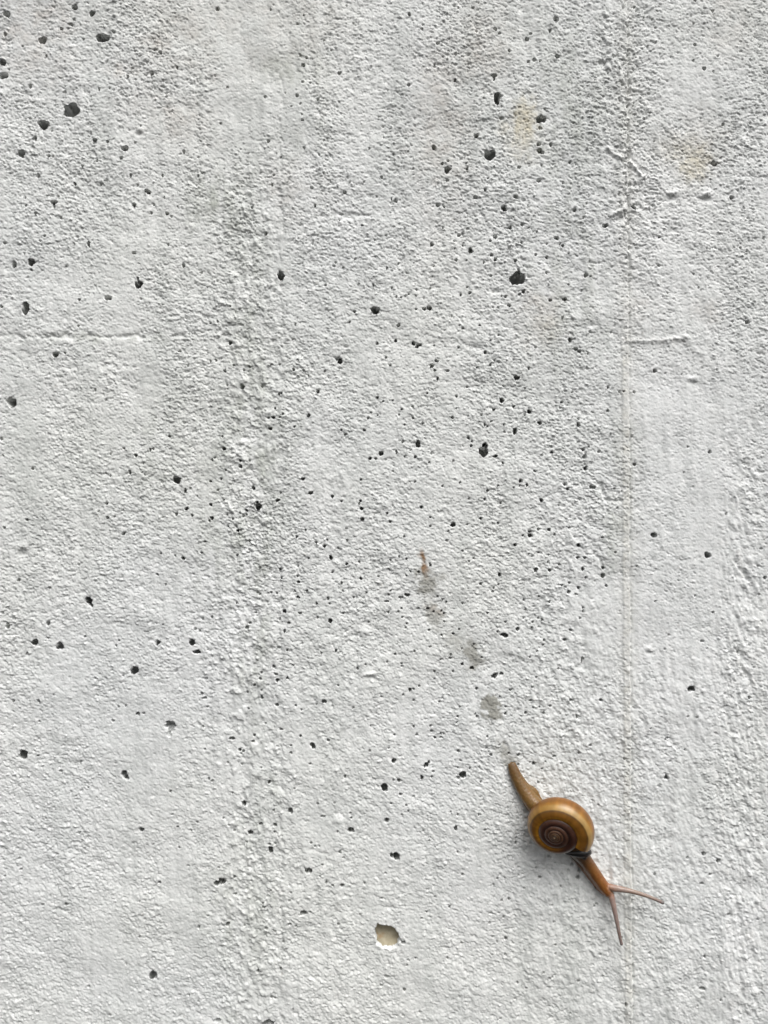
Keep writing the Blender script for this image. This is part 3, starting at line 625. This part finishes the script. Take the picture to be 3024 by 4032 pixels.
T = {k: tube(p) for k, p in (('foot', foot), ('sole', sole), ('a', tent_a), ('b', tent_b))}
body, BP = fuse('body', [(t[0], t[1]) for t in T.values()], 1.9, M_BODY, root)
def ramp(t, stops):
    xs_ = [s[0] for s in stops]
    return np.stack([np.interp(t, xs_, [s[1][k] for s in stops]) for k in range(3)], -1)
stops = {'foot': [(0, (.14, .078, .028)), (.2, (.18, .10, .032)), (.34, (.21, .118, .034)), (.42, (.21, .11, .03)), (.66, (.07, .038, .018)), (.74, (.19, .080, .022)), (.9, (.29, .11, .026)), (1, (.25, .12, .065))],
         'sole': [(0, (.20, .12, .04)), (.4, (.28, .16, .045)), (.7, (.36, .18, .07)), (1, (.42, .20, .09))],
         'a': [(0, (.30, .13, .06)), (.25, (.32, .23, .19)), (.6, (.26, .19, .15)), (.85, (.15, .125, .12)), (1, (.10, .09, .09))],
         'b': [(0, (.30, .13, .06)), (.25, (.32, .23, .20)), (.6, (.23, .175, .155)), (.85, (.20, .15, .14)), (1, (.15, .12, .11))]}
best = np.full(len(BP), 1e9); col = np.zeros((len(BP), 3))
for k, (v, f, C, t) in T.items():
    d2 = ((BP[:, None, :] - C[None]) ** 2).sum(-1)
    if k == 'sole':
        d2 += 300 * np.clip(BP[:, 2:3] - 9, 0, 50)
    if k == 'foot':
        d2 = d2 * 0.55
    j = d2.argmin(1); dm = d2[np.arange(len(BP)), j]
    c = ramp(t[j], stops[k])
    w = dm < best
    best[w] = dm[w]; col[w] = c[w]
# blend pigments between neighbours so the skin has no hard borders
ed = np.empty(len(body.data.edges) * 2, np.int32)
body.data.edges.foreach_get('vertices', ed)
ed = ed.reshape(-1, 2)
for _ in range(14):
    acc = col.copy(); cnt = np.ones(len(col))
    np.add.at(acc, ed[:, 0], col[ed[:, 1]]); np.add.at(acc, ed[:, 1], col[ed[:, 0]])
    np.add.at(cnt, ed[:, 0], 1); np.add.at(cnt, ed[:, 1], 1)
    col = acc / cnt[:, None]
pig(body, col)
wob = np.zeros(len(BP))
for kx, ky, ph in ((.31, .22, 0), (-.24, .33, 1.3), (.42, -.13, 2.1), (.12, .46, .7), (.55, .40, 3.0)):
    wob += np.sin(BP[:, 0] * kx + BP[:, 1] * ky + ph + BP[:, 2] * .2)
nrm = np.empty(len(BP) * 3); body.data.vertices.foreach_get('normal', nrm)
co = np.empty(len(BP) * 3); body.data.vertices.foreach_get('co', co)
thick = smooth(9, 20, np.sqrt(best / 0.55)) * 0.5 + 0.1
body.data.vertices.foreach_set('co', (co.reshape(-1, 3) + nrm.reshape(-1, 3) * (wob * thick * U * 0.2)[:, None]).ravel())
body.data.update()
body['label'] = 'slender ochre brown body with long tail and two stretched tentacles'

for p in ((2611, 3555, 72), (2447.5, 3718, 63)):
    v, f = [], []
    c0 = seat(*p)
    for a in range(7):
        th = math.pi * a / 6
        for b in range(12):
            ph = 2 * math.pi * b / 12
            v.append(c0 + 4.6 * np.array([math.sin(th) * math.cos(ph), math.sin(th) * math.sin(ph), math.cos(th)]))
    for a in range(6):
        for b in range(12):
            b2 = (b + 1) % 12
            f.append((a * 12 + b, (a + 1) * 12 + b, (a + 1) * 12 + b2, a * 12 + b2))
    e = mesh_obj('eye', local(np.array(v)), f, M_DARK, root)
    pig(e, np.full((len(v), 3), (.05, .045, .045)))
    e['label'] = 'tiny dark eye at a tentacle tip'

# --- shell: a helico-spiral tube
R0 = 144.0
WH = 1.58
kg = math.log(WH) / (2 * math.pi)
TURNS = 6.2
apex = seat(2184, 3300, 162)
ax = np.array([-0.33, 0.30, 0.0]); ax[2] = math.sqrt(1 - (ax ** 2).sum())
e1 = np.array([1.0, 0, 0]) - ax * ax[0]; e1 /= np.linalg.norm(e1)
e2 = np.cross(ax, e1)                     # with y pointing down: right-handed about the axis
if e2[1] < 0:
    e2 = -e2
AP = math.radians(26)                     # direction of the mouth, below the right
NT, NS = 900, 56
grow = np.convolve(np.random.default_rng(4).standard_normal(901), [.2, .6, .2], 'same')
sv, su, svv = [], [], []
for a in range(NT + 1):
    th = TURNS * 2 * math.pi * a / NT
    back_ = TURNS * 2 * math.pi - th
    s = math.exp(-kg * back_)
    ang = AP - back_                      # growth runs clockwise as seen
    rd = e1 * math.cos(ang) + e2 * math.sin(ang)
    flare = 1 + 0.05 * math.exp(-back_ / 0.12)
    cc, zz = 0.675 * s, 0.485 * s + 0.05 * s * math.exp(-back_ / 0.5)
    ar, bz = 0.325 * s * flare, 0.385 * s * flare
    for b in range(NS):
        v = 2 * math.pi * b / NS
        cr_, sr_ = math.cos(v), math.sin(v)
        w = 1 + 0.0035 * grow[a]
        p = apex + R0 * (rd * (cc + ar * w * cr_) + ax * (-zz + bz * w * sr_))
        sv.append(p); su.append(back_ / (2 * math.pi)); svv.append(v)
sf = []
for a in range(NT):
    for b in range(NS):
        b2 = (b + 1) % NS
        sf.append((a * NS + b, a * NS + b2, (a + 1) * NS + b2, (a + 1) * NS + b))
sf.append(tuple(range(NS)))
shell = mesh_obj('shell', local(np.array(sv)), sf, M_SHELL, root)
su, svv = np.array(su), np.array(svv)
vn = np.where(svv > math.pi, svv - 2 * math.pi, svv)     # 0 = outer edge, pi/2 = crown, beyond = towards the suture
amber = ramp(vn, [(-1.6, (.22, .10, .02)), (-.3, (.21, .085, .014)), (.15, (.20, .085, .014)), (.40, (.28, .13, .018)), (.62, (.34, .18, .035)), (.92, (.33, .17, .03)),
                  (1.02, (.075, .035, .012)), (1.14, (.17, .075, .013)), (1.36, (.21, .092, .016)), (1.60, (.23, .10, .014)), (1.74, (.36, .165, .018)), (1.95, (.29, .115, .012)), (2.2, (.20, .075, .012)), (2.6, (.13, .045, .012))])
darkc = ramp(vn, [(-1, (.06, .024, .014)), (.6, (.055, .024, .016)), (1.3, (.085, .040, .028)), (1.55, (.060, .027, .020)), (1.9, (.045, .021, .017)), (2.3, (.10, .050, .028)), (2.6, (.13, .065, .032))])
rs = np.random.default_rng(9)
su_j = su + 0.05 * np.sin(3 * vn + 1.0) * np.cos(su * 9)                      # the dark liver shows through with a soft, uneven edge
fr = smooth(0.66, 0.98, su_j)
inner = ramp(su, [(1.0, (.060, .024, .016)), (2.0, (.078, .034, .022)), (3.0, (.095, .044, .026)), (4.2, (.11, .056, .03))])
darkc = darkc * (inner / np.array([.075, .032, .022]))
gl = np.convolve(rs.standard_normal(NT + 1), [.25, .5, .25], 'same')          # growth lines, uneven as laid down
gl2 = np.convolve(rs.standard_normal(NT + 1), np.ones(17) / 17, 'same') * 3
stri = np.clip(1 + 0.16 * np.repeat(gl, NS) + 0.14 * np.repeat(gl2, NS), 0.5, 1.5)
pc_ = (amber * (1 - fr)[:, None] + darkc * fr[:, None]) * stri[:, None]
band = smooth(0.45, 0.62, vn) * (1 - smooth(0.93, 1.0, vn)) * smooth(0.0, 0.1, su) * (1 - smooth(0.28, 0.42, su))  # sky highlight on the body whorl, painted into the colour as a cream band
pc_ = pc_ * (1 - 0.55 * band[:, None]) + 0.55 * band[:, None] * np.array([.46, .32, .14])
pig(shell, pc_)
shell['label'] = 'glossy amber body whorl with dark chestnut inner whorls'

# --- dark mantle collar between shell mouth and neck
m1 = tube([(2226, 3356, 66, 7, 10), (2250, 3356, 60, 14, 18), (2280, 3354, 56, 22, 26), (2306, 3352, 54, 20, 24), (2322, 3356, 50, 11, 14)])
m2 = tube([(2282, 3350, 50, 20, 24), (2294, 3368, 48, 20, 22), (2300, 3384, 46, 13, 16), (2306, 3394, 44, 5, 8)])
coll, CP = fuse('mantle_collar', [(m1[0], m1[1]), (m2[0], m2[1])], 1.9, M_DARK, root)
pig(coll, np.tile((.022, .02, .019), (len(CP), 1)))
coll['label'] = 'blackish mantle edge at the shell mouth'
